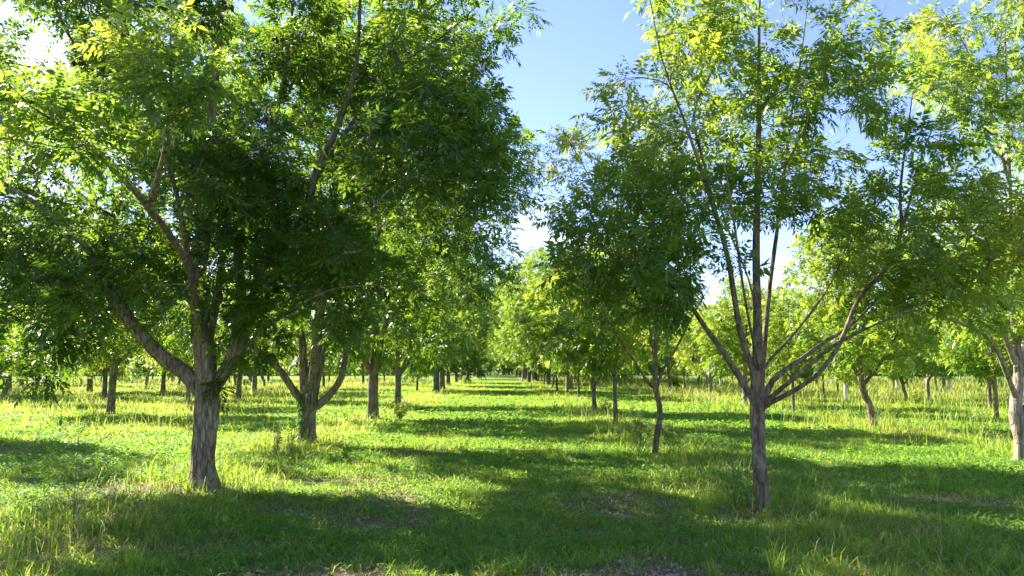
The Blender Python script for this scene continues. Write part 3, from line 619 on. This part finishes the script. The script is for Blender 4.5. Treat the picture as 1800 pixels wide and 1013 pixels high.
# trees just outside the left edge and beside the camera, whose branches and shade come into the photograph
copy_tree(tH, -13.6, 18.0, 'dark pecan tree off the left edge whose leaves hang into view', GL, 1.2, .95)

m1 = young(31, H=6.2, fork=1.2, nl=3, sp=1.9, r0=.095, lean=(-.22, .1), tint=.45)
tQ = place_tree('pecan_tree', m1, *T(1536, 754), 'young pecan tree leaning left with a twin-forked pale trunk, second row right of the nearest', group='young pecan trees in the rows further right')
m2 = young(32, H=5.4, fork=1.25, nl=3, sp=1.5, r0=.065, tint=.48, n=250, cr=1.75)
tU = place_tree('pecan_tree', m2, *T(1082, 750), 'slim young pecan tree between the kinked tree and the broad yellow-green tree', group=ROW_R)
m3 = young(33, H=5.0, fork=1.3, nl=4, sp=1.4, r0=.07, tint=.46, n=240, cr=1.6)
tV = place_tree('pecan_tree', m3, *T(1017, 702), 'small young pecan tree next behind the broad yellow-green one in the right row', group=ROW_R)
m4 = young(34, H=5.6, fork=1.0, nl=4, sp=1.9, r0=.10, tint=.50, n=300, cr=2.0, bark=M_BARK3)
tW = place_tree('pecan_tree', m4, *T(1310, 715), 'young pecan tree with pale trunk seen just left of the nearest right trunk', group='young pecan trees in the rows further right')
protoY = [tQ, tU, tV, tW]
GR = 'young pecan trees in the rows further right'
for px, py, k, rot, s, lab in [
    (998, 697, 1, 1.0, .95, 'young pecan tree with plain dark trunk, second behind the broad yellow-green tree'),
    (979, 691, 2, 2.2, 1.0, 'young pecan tree with Y-shaped dark trunk beside the aisle, right row'),
    (971, 683, 0, 4.2, .85, 'very thin young tree right behind the Y-trunked one beside the aisle'),
    (963, 677, 3, 0.4, .9, 'upright dark trunk, middle of the receding right row'),
    (957, 677, 2, 5.1, 1.0, 'upright dark trunk left of the middle one in the receding right row'),
    (952, 672, 1, 3.0, 1.0, 'right-row young tree third from the white guard beside the aisle'),
    (947, 668, 0, 1.6, .8, 'leaning right-row young tree nearest the white guard beside the aisle'),
    (1395, 727, 1, 2.7, .85, 'slender dark-trunked young tree just right of the nearest right trunk'),
    (1249, 702, 3, 3.6, .9, 'young pecan tree with forked leaning pale trunk behind the left limb of the nearest tree'),
    (1203, 686, 2, 1.1, .95, 'low-forking yellowish young tree between the kinked tree and the forked pale one'),
    (1110, 682, 1, 5.0, 1.0, 'distant thin-trunked young tree left of the kinked tree'),
    (1752, 740, 1, .8, 1.05, 'slim curved pale trunk, the right one of a close pair near the right edge'),
    (1741, 720, 2, 3.9, 1.1, 'slim straight pale trunk, the left one of a close pair near the right edge'),
    (1632, 704, 3, 2.0, .95, 'young pecan tree with short pale trunk under the low branch at right'),
    (1595, 712, 0, 5.6, .75, 'crooked dark young tree with gnarled thin trunk at right'),
    (1660, 688, 3, 4.9, 1.15, 'thicker grey trunk beside a white guard, far at right'),
    (1646, 696, 1, .2, .9, 'very thin trunk left of the thicker grey one, far at right'),
    (1473, 691, 2, 2.8, .95, 'dark slim trunk left of the white-guarded sapling, mid right'),
    (1418, 681, 1, 1.9, .9, 'thin distant trunk under the long low right limb'),
    (1233, 677, 2, .7, .9, 'far thin trunk between two young yellowish trees'),
    (1572, 688, 1, 4.1, .9, 'far thin trunk behind the left-leaning twin-forked tree')]:
    copy_tree(protoY[k], *T(px, py), lab, ROW_R if px < 1000 else GR, rot, s)

# saplings in white tube guards
def sapling(seed):
    me = young(seed, H=3.6, fork=1.3, nl=3, sp=.8, r0=.035, n=60, cr=.85, tint=.78, hole=.3)
    return me
def guard_mesh():
    w = Wood(); w.add([[0, 0, 0], [0, 0, .45], [.01, 0, .95]], [.085, .08, .08], 12)
    return w.mesh('tree_guard', M_GUARD)
mg = guard_mesh(); sp = None
for px, py, rot, s, lab in [
    (1487, 709, 0, 1, 'sapling in a white guard standing in tall grass under the right limb, clearest of these'),
    (1308, 693, 1, 1.05, 'sapling in a tall white guard just left of the nearest right trunk'),
    (1267, 684, 2, 1.1, 'sapling in a leaning white guard left of the tall white guard'),
    (1671, 690, 3, 1, 'sapling in a white guard right of the thicker grey trunk'),
    (935, 668, 4, 1.2, 'sapling in a white guard at the far end of the right row by the aisle'),
    (1577, 690, 5, 1, 'sapling in a white guard behind the left-leaning twin-forked tree'),
    (1462, 678, 1.5, 1, 'sapling in a white guard further off than the clearest one'),
    (1234, 668, 2.5, 1.1, 'far sapling in a white guard between young yellowish trees')]:
    if sp is None:
        sp = place_tree('pecan_sapling', sapling(41), *T(px, py), lab, 'sapling', 'pecan saplings in white guards'); link('tree_guard', mg, sp)
    else: copy_tree(sp, *T(px, py), lab, 'pecan saplings in white guards', rot, s)

# the rows running on behind, spacing seven metres
placed = [np.array(o.location[:2]) for o in bpy.data.objects if o.type == 'EMPTY']
r = np.random.default_rng(5); nfar = 0
ZONES = [(-999, 60, 'at the left edge'), (60, 194, 'left of the goblet-shaped tree'), (194, 357, 'between goblet-shaped tree and nearest left trunk'),
    (357, 540, 'between nearest left and ivy-green trunks'), (540, 700, 'between the ivy-green and three-pronged trunks'), (700, 880, 'left of where the aisle vanishes'),
    (880, 1047, 'right of where the aisle vanishes'), (1047, 1155, 'between broad young tree and kinked trunk'), (1155, 1340, 'between kinked and nearest right trunks'),
    (1340, 1536, 'between nearest right trunk and left-leaning tree'), (1536, 1700, 'right of the left-leaning tree'), (1700, 2999, 'at the right edge')]
def far_label(x, y):
    px = project(np.array([x, y, 0.]))[0]; z = next(t for a, b, t in ZONES if a <= px < b)
    return ('farthest faint pecan tree ' if y > 72 else 'small distant pecan tree ') + z
for xr, old in [(-4.2, 1), (3.4, 0), (-13.3, 1), (10.2, 0), (17.2, 0), (24.2, 0), (31.2, 0), (38.2, 0), (45.2, 0), (52.2, 0), (59.2, 0), (66, 0), (-20.5, 1), (-27.5, 1), (-34.5, 1), (-41.5, 1), (-48.5, 1), (-55.5, 1), (-62.5, 1)]:
    y = 20.0 + r.random()*5
    while y < (175 if abs(xr) < 12 else 118):
        y += 7*(1 + max(0, (y-90)/160)); x = xr + r.normal(0, .35); yy = y + r.normal(0, .5)
        if nfar >= 235: break
        pr = project(np.array([x, yy, 2.5]))
        if pr[0] < -120 or pr[0] > 1920: continue
        if abs(xr) < 9 and yy < (150 if xr < 0 else 66): continue
        if r.random() < (.12 if yy < 60 else .2): continue
        if min(np.hypot(*(p-(x, yy))) for p in placed) < 4.6: continue
        placed.append(np.array([x, yy])); nfar += 1; s = (.8+.25*r.random())*(1.0 if abs(xr) > 12 or yy < 60 else (1.85 if xr > 0 and yy > 95 else 1.45))
        if old or (abs(xr) < 12 and yy > 64): copy_tree((protoM[r.integers(0, 4)] if xr > -10 else (tH, tQ, tW)[r.integers(0, 3)]), x, yy, far_label(x, yy), 'indistinct trees far back on the ' + ('left' if xr < 0 else 'right'), r.random()*6.28, s)
        else: copy_tree(protoY[r.integers(0, 4)], x, yy, far_label(x, yy), 'indistinct trees far back on the right', r.random()*6.28, (s*1.15, s*1.15, s*1.2))
for k, x, y, rot, s, lab in [(2, 5.0, 59, 1.0, 1.28, 'tall full pecan tree rising behind the receding right row, nearer of three'),
    (1, 4.6, 78, 4.0, 1.5, 'tall full pecan tree rising behind the receding right row, middle of three'), (0, 4.4, 104, 2.0, 1.9, 'tall pale pecan tree closing the far end of the right row')]:
    copy_tree(protoM[k], x, y, lab, 'tall pecan trees behind the right row', rot, s)
by = {}
for o in bpy.data.objects:
    if o.type == 'EMPTY' and str(o.get('label', '')).startswith(('small distant pecan tree ', 'farthest faint pecan tree ')): by.setdefault(o['label'], []).append(o)
ORD = ['leftmost', 'second from left', 'third from left', 'fourth from left', 'fifth from left', 'sixth from left']; NUM = ['', '', 'two', 'three', 'four', 'five', 'six']
for lab, os_ in by.items():
    if 2 <= len(os_) <= 6:
        os_.sort(key=lambda o: project(np.array(o.location))[0])
        for i, o in enumerate(os_):
            w = 'rightmost' if i == len(os_)-1 else ORD[i]
            o['label'] = w + ' of ' + NUM[len(os_)] + ' ' + lab.replace('pecan tree', 'pecan trees')

# far wood closing the view
def far_wood():
    r = np.random.default_rng(77); Vs, Qs, ts = [], [], []
    C = []
    for k in range(520):
        x = r.uniform(-190, 190); y = 190 + r.random()*30 + abs(x)*-.25; h = r.uniform(7, 11) + 6*math.exp(-(x/30)**2)
        C.append((x, y, h))
    B, D, Tn = [], [], []
    for x, y, h in C:
        m = 130; u = nrm(r.normal(size=(m, 3))); q = u*np.array([3.4, 3.4, h*.45])*(r.random(m)**.3)[:, None] + np.array([x, y, h*.52])
        B.append(q); D.append(u + r.normal(0, .4, (m, 3))); Tn.append(np.full(m, np.clip(r.normal(.45, .12), 0, 1)))
    B, D, Tn = map(np.concatenate, (B, D, Tn))
    me = leaves_mesh('far_wood', B, D, np.full(len(B), .9), M_LEAF_OLD, r, 2, .7, .34, Tn, hi=False)
    o = link('far_wood', me); tag(o, kind='stuff'); return o
far_wood()

# ------------------------------------------------------------------ grass, ground cover
def scatter(n, dmin, dmax, power, r, wide=1.25):
    """points in the sector in front of (and a little beside) the camera, density falling with distance"""
    u = r.random(n); e = 2-power
    d = (dmin**e + u*(dmax**e-dmin**e))**(1/e) if abs(e) > 1e-6 else dmin*(dmax/dmin)**u
    a = YAW + (r.random(n)*2-1)*math.atan(900/F)*wide
    return np.sin(a)*d, np.cos(a)*d, d
def blades(name, x, y, h, w, r, tint, mat, bend=.55, kind='stuff', lean=.25):
    n = len(x); z = ground_z(x, y) - .01
    az = r.random(n)*2*np.pi; lean = np.abs(r.normal(0, lean, n)) ; dirx, diry = np.cos(az), np.sin(az)
    fa = r.random(n)*2*np.pi; wx, wy = np.cos(fa)*w*.5, np.sin(fa)*w*.5
    o1 = h*(.12*bend + lean*.4); o2 = h*(bend*(.35+.5*r.random(n)) + lean*.8)
    z1 = z + h*.58; z2 = z + h*(1 - .45*bend*r.random(n))
    V = np.empty((n, 5, 3))
    V[:, 0] = np.stack([x-wx, y-wy, z], -1); V[:, 1] = np.stack([x+wx, y+wy, z], -1)
    V[:, 2] = np.stack([x+dirx*o1+wx*.8, y+diry*o1+wy*.8, z1], -1); V[:, 3] = np.stack([x+dirx*o1-wx*.8, y+diry*o1-wy*.8, z1], -1)
    V[:, 4] = np.stack([x+dirx*o2, y+diry*o2, z2], -1)
    b = np.arange(n)[:, None]*5
    me = build_mesh(name, V.reshape(-1, 3), b + np.array([[0, 1, 2, 3]]), b + np.array([[3, 2, 4]]), mat, np.repeat(tint, 5))
    o = link(name, me); tag(o, kind=kind); return o
def grass():
    r = np.random.default_rng(101)
    cx, cyy, d = scatter(82000, 4.2, 95, 1.50, r)
    bare = bare_f(cx, cyy); patch = fbm2(cx*.6+20, cyy*.6+40, 4)
    ok = r.random(len(cx)) > np.clip(bare*1.0 + np.clip((14-cyy)/14, 0, 1)*np.clip(.55-patch, 0, .3)*1.6, 0, .95)
    cx, cyy, d = cx[ok], cyy[ok], d[ok]; m = np.clip(r.poisson(13, len(cx)), 3, 40)
    vig = np.clip(r.lognormal(0, .42, len(cx)), .45, 2.6)*(.75 + .5*fbm2(cx*1.3+7, cyy*1.3+9, 3)); tt = r.normal(0, .13, len(cx))
    i = np.repeat(np.arange(len(cx)), m); sp = (.035 + .0022*d[i])*(.7+.5*vig[i])
    x = cx[i] + r.normal(0, 1, len(i))*sp; y = cyy[i] + r.normal(0, 1, len(i))*sp; d = d[i]
    rw = row_w(x, y); patch = fbm2(x*.6+20, y*.6+40, 4); bare = bare_f(x, y)
    h = (.034 + .045*r.random(len(x)) + .06*np.clip(patch-.45, 0, 1) + .08*rw*r.random(len(x)))*vig[i]*(1+.35*(d > 35))
    w = np.clip(.0042 + .00050*d, .006, .05)*(.7+.6*r.random(len(x)))
    big = fbm2(x*.22+70, y*.22+12, 3)
    t = np.clip(.42 + tt[i] + (patch-.5)*.6 + (big-.5)*.8 + r.normal(0, .08, len(x)) + .10*rw, 0, .88)
    dry = r.random(len(x)) < (.06 + .45*bare + .08*rw + .12*np.clip(.47-patch, 0, 1)*4); t[dry] = .90 + .10*r.random(dry.sum())
    blades('grass', x, y, h, w, r, t, M_GRASS, .95, lean=.75)
grass()
def tall():
    r = np.random.default_rng(102)
    x, y, d = scatter(420000, 4.5, 130, 1.35, r)
    rw = row_w(x, y); side = np.clip((np.abs(x-.0)-5.2)/4, 0, 1)*np.clip((y-16)/14, 0, 1)
    fld = fbm2(x*.3+5, y*.3+66, 3); dens = np.clip(rw*np.clip(fld*1.6-.25, 0, 1)*.55 + side*np.clip(fld*2.2-.70, 0, 1)*.75, 0, 1)
    tuft = vn2(x*3.2, y*3.2)**2*1.7
    aisle = (np.abs(x+.4) < 2.3); dens[aisle] = 0
    ok = r.random(len(x)) < dens*tuft
    x, y, d, rw, fld, side = (a[ok] for a in (x, y, d, rw, fld, side))
    h = (.14 + .26*r.random(len(x))*np.clip(.5+fld, .6, 1.1))*(1 + .45*side*(x > 0))*np.clip(d/11, .70, 1.25)
    w = np.clip(.004 + .00042*d, .006, .05)*(.7+.6*r.random(len(x)))
    t = np.clip(.42 + (fld-.5)*.8 + r.normal(0, .16, len(x)) + .18*side, 0, .85)
    dry = r.random(len(x)) < .09; t[dry] = .9 + .1*r.random(dry.sum())
    blades('tall_grass', x, y, h, w, r, t, M_TALL, .5)
tall()
def seedheads():
    """pale straw stalks that stand above the grass"""
    r = np.random.default_rng(103); x, y, d = scatter(22000, 4.6, 90, 1.25, r)
    rw = row_w(x, y)*1.4; side = np.clip((np.abs(x)-6)/4, 0, 1)*np.clip((y-18)/10, 0, 1)
    ok = (r.random(len(x)) < (rw*.28 + side*.55)*np.clip(fbm2(x*.4, y*.4)*2-.6, 0, 1)) & (np.abs(x+.4) > 2.4)
    x, y, d = x[ok], y[ok], d[ok]; h = (.30 + .38*r.random(len(x)))*np.clip(d/11, .6, 1.1); w = np.clip(.003+.00035*d, .004, .03)
    blades('seed_stalks', x, y, h, w, r, .86+.14*r.random(len(x)), M_TALL, .35)
seedheads()
def cover():
    """low broad-leaved plants creeping between the grass"""
    r = np.random.default_rng(104); n = 330000
    x, y, d = scatter(n, 4.3, 60, 1.6, r)
    p = fbm2(x*.7+33, y*.9+71, 4); bare = bare_f(x, y)
    sun_l = np.exp(-((x+5.2)/3.2)**2 - ((y-9.5)/3.0)**2)*.16
    ok = (r.random(len(x)) < np.clip((p+sun_l-.47)*6, .06, 1)*(1-.75*bare)); x, y, p, d = x[ok], y[ok], p[ok], d[ok]; n = len(x)
    z = ground_z(x, y) + .015 + .075*r.random(n)*np.clip((p-.4)*4, .4, 1.3)
    L = (.022 + .030*r.random(n)**2)*np.clip(d/11, .9, 2.5); az = r.random(n)*6.283; tl = r.normal(0, .35, n)
    dx, dy = np.cos(az), np.sin(az); c = np.stack([x, y, z], -1)
    ax = nrm(np.stack([dx, dy, .25+tl*.5], -1)); nn = nrm(np.stack([r.normal(0, .4, n), r.normal(0, .4, n), np.ones(n)], -1)); w = nrm(np.cross(ax, nn))
    V = np.stack([c, c+ax*(L*.55)[:, None]+w*(L*.42)[:, None], c+ax*L[:, None]*1.1, c+ax*(L*.55)[:, None]-w*(L*.42)[:, None]], 1).reshape(-1, 3)
    Q = np.arange(n)[:, None]*4 + np.arange(4)[None]
    t = np.clip(.5 + (p-.6) + r.normal(0, .15, n), 0, 1)
    tag(link('ground_cover', build_mesh('ground_cover', V, Q, None, M_COVER, np.repeat(t, 4))), kind='stuff')
cover()
def litter():
    """fallen dead leaflets and bits of twig on the worn ground"""
    r = np.random.default_rng(105); x, y, d = scatter(60000, 4.5, 24, 1.6, r)
    ok = r.random(len(x)) < (.10 + .8*bare_f(x, y)); x, y = x[ok], y[ok]; n = len(x)
    z = ground_z(x, y) + .006 + .01*r.random(n); L = .02 + .045*r.random(n); W = L*.30; az = r.random(n)*6.283
    dx, dy = np.cos(az), np.sin(az); up = r.normal(0, .012, (n, 2)) + .008
    V = np.stack([np.stack([x-dx*L/2, y-dy*L/2, z], -1), np.stack([x+dy*W/2, y-dx*W/2, z+up[:, 0]], -1), np.stack([x+dx*L/2, y+dy*L/2, z+.004], -1), np.stack([x-dy*W/2, y+dx*W/2, z+up[:, 1]], -1)], 1).reshape(-1, 3)
    tag(link('leaf_litter', build_mesh('leaf_litter', V, np.arange(n)[:, None]*4+np.arange(4)[None], None, M_LITTER)), kind='stuff')
M_LITTER = plain('dead_leaf', (.46, .31, .155), .85, .2)
litter()


# ------------------------------------------------------------------ weeds that stand on their own
def weed(kind, px, py, top, label, seed, cat='weed', group='weeds and shoots standing up from the grass'):
    r = np.random.default_rng(seed); x, y = ground_at(px, py); H = (py-top)/F*math.hypot(x, y)
    root = bpy.data.objects.new({'spiky': 'spiky_plant', 'clump': 'grass_clump', 'bush': 'leafy_bush'}.get(kind, 'tall_weed'), None); COL.objects.link(root)
    root.location = (x, y, float(ground_z(x, y)) - .01); root.empty_display_size = .2; tag(root, label, cat, group)
    d = math.hypot(x, y); ww = max(.0035, d*.0004)
    if kind in ('feather', 'stalk', 'leafy', 'bush', 'wisp'):
        w = Wood(); B, D, L = [], [], []
        ns = {'feather': 3, 'stalk': 1, 'leafy': 5, 'bush': 9, 'wisp': 7}[kind]
        for k in range(ns):
            a = r.random()*6.28; sp = {'feather': .05, 'stalk': .02, 'leafy': .16, 'bush': .42, 'wisp': .34}[kind]*H
            h = H*(1 if k == 0 else r.uniform(.55, .95)); e = np.array([math.cos(a)*sp*(k > 0), math.sin(a)*sp*(k > 0), h])
            P = spline([[0, 0, -.02], e*[.3, .3, .4]+r.normal(0, .01, 3), e*[.7, .7, .75], e], .04); n = len(P)
            w.add(P, np.linspace(ww*1.1, ww*.4, n), 4)
            lo = {'feather': .35, 'stalk': .45, 'leafy': .1, 'bush': .25, 'wisp': .3}[kind]
            for q in range(int({'feather': 34, 'stalk': 12, 'leafy': 13, 'bush': 20, 'wisp': 22}[kind])):
                t = r.uniform(lo, 1); b = P[min(n-1, int(t*n))]; az = r.random()*6.28
                ln = {'feather': .20*(1.15-abs(t-.72)), 'stalk': .03, 'leafy': .07, 'bush': .10, 'wisp': .12}[kind]*H
                dd = np.array([math.cos(az), math.sin(az), {'feather': .75, 'stalk': .6, 'leafy': .4, 'bush': .5, 'wisp': .9}[kind]])
                if kind in ('feather', 'wisp'):
                    tip = b + nrm(dd)*ln*1.2; w.add([b, (b+tip)/2, tip], [ww*.4, ww*.35, ww*.2], 3); B.append((b+tip*2)/3)
                else: B.append(b)
                D.append(dd); L.append(ln)
        link('stem', w.mesh('stem', M_STRAW if kind == 'stalk' else M_STEM), root)
        B, D, L = np.array(B), np.array(D), np.array(L)
        prs, ll, wd = {'feather': (6, .05*H, .009), 'stalk': (2, .035*H, .01), 'leafy': (2, .085*H, .022*H+.004), 'bush': (3, .10*H, .035*H), 'wisp': (6, .07*H, .010)}[kind]
        me = leaves_mesh('foliage', B, D, L*1.1, M_WEED if kind != 'bush' else M_LEAF_YOUNG, r, prs, ll, max(wd, d*.0005), np.clip(r.normal(.6, .18, len(B)), 0, 1), droop=.3)
        link('foliage', me, root)
    else:
        n = 46 if kind == 'clump' else 22
        az = r.random(n)*6.28; out = r.uniform(.15, .75, n)*H*(1.1 if kind == 'clump' else .6); h = H*r.uniform(.5, 1, n)
        wd = max(.008, d*.0007)*(1 if kind == 'clump' else 2.4)
        V, Q, Tt = [], [], []
        for k in range(n):
            dx, dy = math.cos(az[k]), math.sin(az[k]); s0 = np.array([-dy, dx, 0])*wd*.5; bx = r.normal(0, .03, 2)
            for m in range(5):
                t = m/4; c = np.array([bx[0]+dx*out[k]*t**1.8, bx[1]+dy*out[k]*t**1.8, h[k]*(t*1.25 - .30*t**2.6*(1+out[k]/H))])
                V += [c - s0*(1-t*.92), c + s0*(1-t*.92)]
            b = k*10
            Q += [[b+2*m, b+2*m+1, b+2*m+3, b+2*m+2] for m in range(4)]
        tn = np.repeat(np.clip(r.normal(.62 if kind == 'clump' else .2, .15, n), 0, .9), 10)
        link('blades', build_mesh('blades', np.array(V), np.array(Q), None, M_GRASS if kind == 'clump' else M_WEED, tn), root)
WEEDS = [
    ('feather', 128, 948, 788, 'tall feathery weed with a thin dark stem, standing alone at front left'),
    ('stalk', 196, 906, 846, 'short thin weed stalk between the feathery weed and the nearest left trunk'),
    ('leafy', 238, 912, 876, 'small dark upright weed in front of the nearest left trunk, to its left'),
    ('stalk', 590, 812, 700, 'tall thin dark stalk right of the ivy-green forked trunk'),
    ('leafy', 487, 802, 745, 'leafy upright weed left of the ivy-green forked trunk'),
    ('leafy', 512, 800, 735, 'leafy weed touching the base of the ivy-green forked trunk'),
    ('leafy', 1316, 892, 792, 'dark many-stemmed weed against the left of the nearest right trunk'),
    ('leafy', 1292, 886, 806, 'second dark leafy weed, a little further left of the nearest right trunk'),
    ('leafy', 1372, 884, 838, 'low dark leafy weed right of the nearest right trunk'),
    ('wisp', 1124, 800, 728, 'wispy feathery bush left of the kinked slender trunk'),
    ('wisp', 1183, 800, 742, 'wispy weed right of the kinked slender trunk'),
    ('bush', 702, 742, 703, 'leafy low bush at the foot of the three-pronged fourth tree'),
    ('spiky', 105, 750, 714, 'dark spiky plant in shadow in the grass at left'),
    ('bush', 1266, 702, 684, 'round dark bush in tall grass left of the nearest right trunk'),
    ('bush', 1190, 690, 640, 'yellow-green bushy shoots round the foot of a low-forking tree'),
    ('bush', 296, 668, 640, 'bright yellow-green bush in the distance left of the nearest left trunk'),
    ('bush', 1612, 716, 688, 'green bush beside the crooked dark young tree at right'),
    ('bush', 1065, 728, 702, 'low leafy weed behind the slim young tree, right of the broad one'),
    ('leafy', 860, 740, 716, 'small weed in the mown aisle'),
]
CL = 'coarse grass clumps that stand out from the turf'
CLUMPS = [
    (1640, 858, 808, 'big bright coarse grass clump at right, below the gnarled pale trunk'),
    (1365, 1008, 930, 'bright grass clump at the bottom, below the nearest right trunk'),
    (28, 1012, 930, 'tall yellow-green grass clump in the bottom left corner'),
    (235, 1006, 945, 'arching grass clump at the bottom, right of the corner clump'),
    (905, 1013, 955, 'grass clump at the middle of the bottom edge'),
    (1255, 1012, 965, 'loose grass clump left of the bright bottom clump'),
    (1695, 958, 908, 'small upright grass clump in the shade at lower right'),
    (820, 900, 860, 'small upright grass clump in the shaded aisle'),
    (395, 900, 836, 'dense green grass clump just right of the nearest left trunk foot'),
    (1430, 850, 806, 'pale grass clump right of the nearest right trunk'),
    (1345, 912, 866, 'grass clump hiding the foot of the nearest right trunk'),
    (330, 868, 836, 'grass clump just left of the nearest left trunk foot'),
    (1240, 905, 838, 'yellowish grass clump between the kinked and the nearest right trunk'),
    (1760, 1000, 945, 'grass clump in the bottom right corner'),
]
for i, (k, px, py, tp, lab) in enumerate(WEEDS): weed(k, px, py, tp, lab, 300+i, {'bush': 'bush', 'spiky': 'plant'}.get(k, 'weed'))
for i, (px, py, tp, lab) in enumerate(CLUMPS): weed('clump', px, py, tp, lab, 400+i, 'grass clump', CL)

# ------------------------------------------------------------------ nut clusters hanging in the nearest crown
def nut_mesh(seed):
    r = np.random.default_rng(seed); w = Wood(); n = r.integers(2, 5)
    for k in range(n):
        a = k*6.28/n + r.random()*.5; o = np.array([math.cos(a), math.sin(a), 0])*.028; ax = nrm(o*12 + [0, 0, -.55 + r.normal(0, .3)]); c = o + [0, 0, -.02]
        t = np.linspace(0, 1, 8); R = .021*np.sin(np.pi*np.clip(t, .02, .98))**.62*(1-.18*t); w.add(c + ax*(t[:, None]*.062), R, 8)
    w.add([[0, 0, .05], [0, 0, .02], [0, 0, -.03]], [.003, .003, .004], 4)
    return w.mesh('nut_cluster', M_NUT)
P, chains = mA[2]; ends = P[[ids[-1] for _, ids in chains]]; wp = ends + np.array([bA[0], bA[1], 0]); pj = project(wp); taken = set(); nm_ = [nut_mesh(k) for k in range(4)]
for i, (px, py) in enumerate([(315, 57), (215, 297), (425, 25), (480, 140), (655, 90), (560, 205), (150, 130), (700, 270), (345, 105), (120, 400), (560, 430), (300, 360), (470, 60), (235, 330), (90, 90), (620, 260), (520, 330)]):
    c = np.hypot(pj[:, 0]-px, pj[:, 1]-py) + np.maximum(pj[:, 2]-9.0, 0)*22 + (pj[:, 2] < 7.9)*1e4
    for j in np.argsort(c):
        if j not in taken: break
    taken.add(j); o = link('nut_cluster', nm_[i % 4], tA, ends[j] + np.array([0, 0, -.05])); o.rotation_euler = (0, 0, i*1.3); o.scale = (1.15,)*3
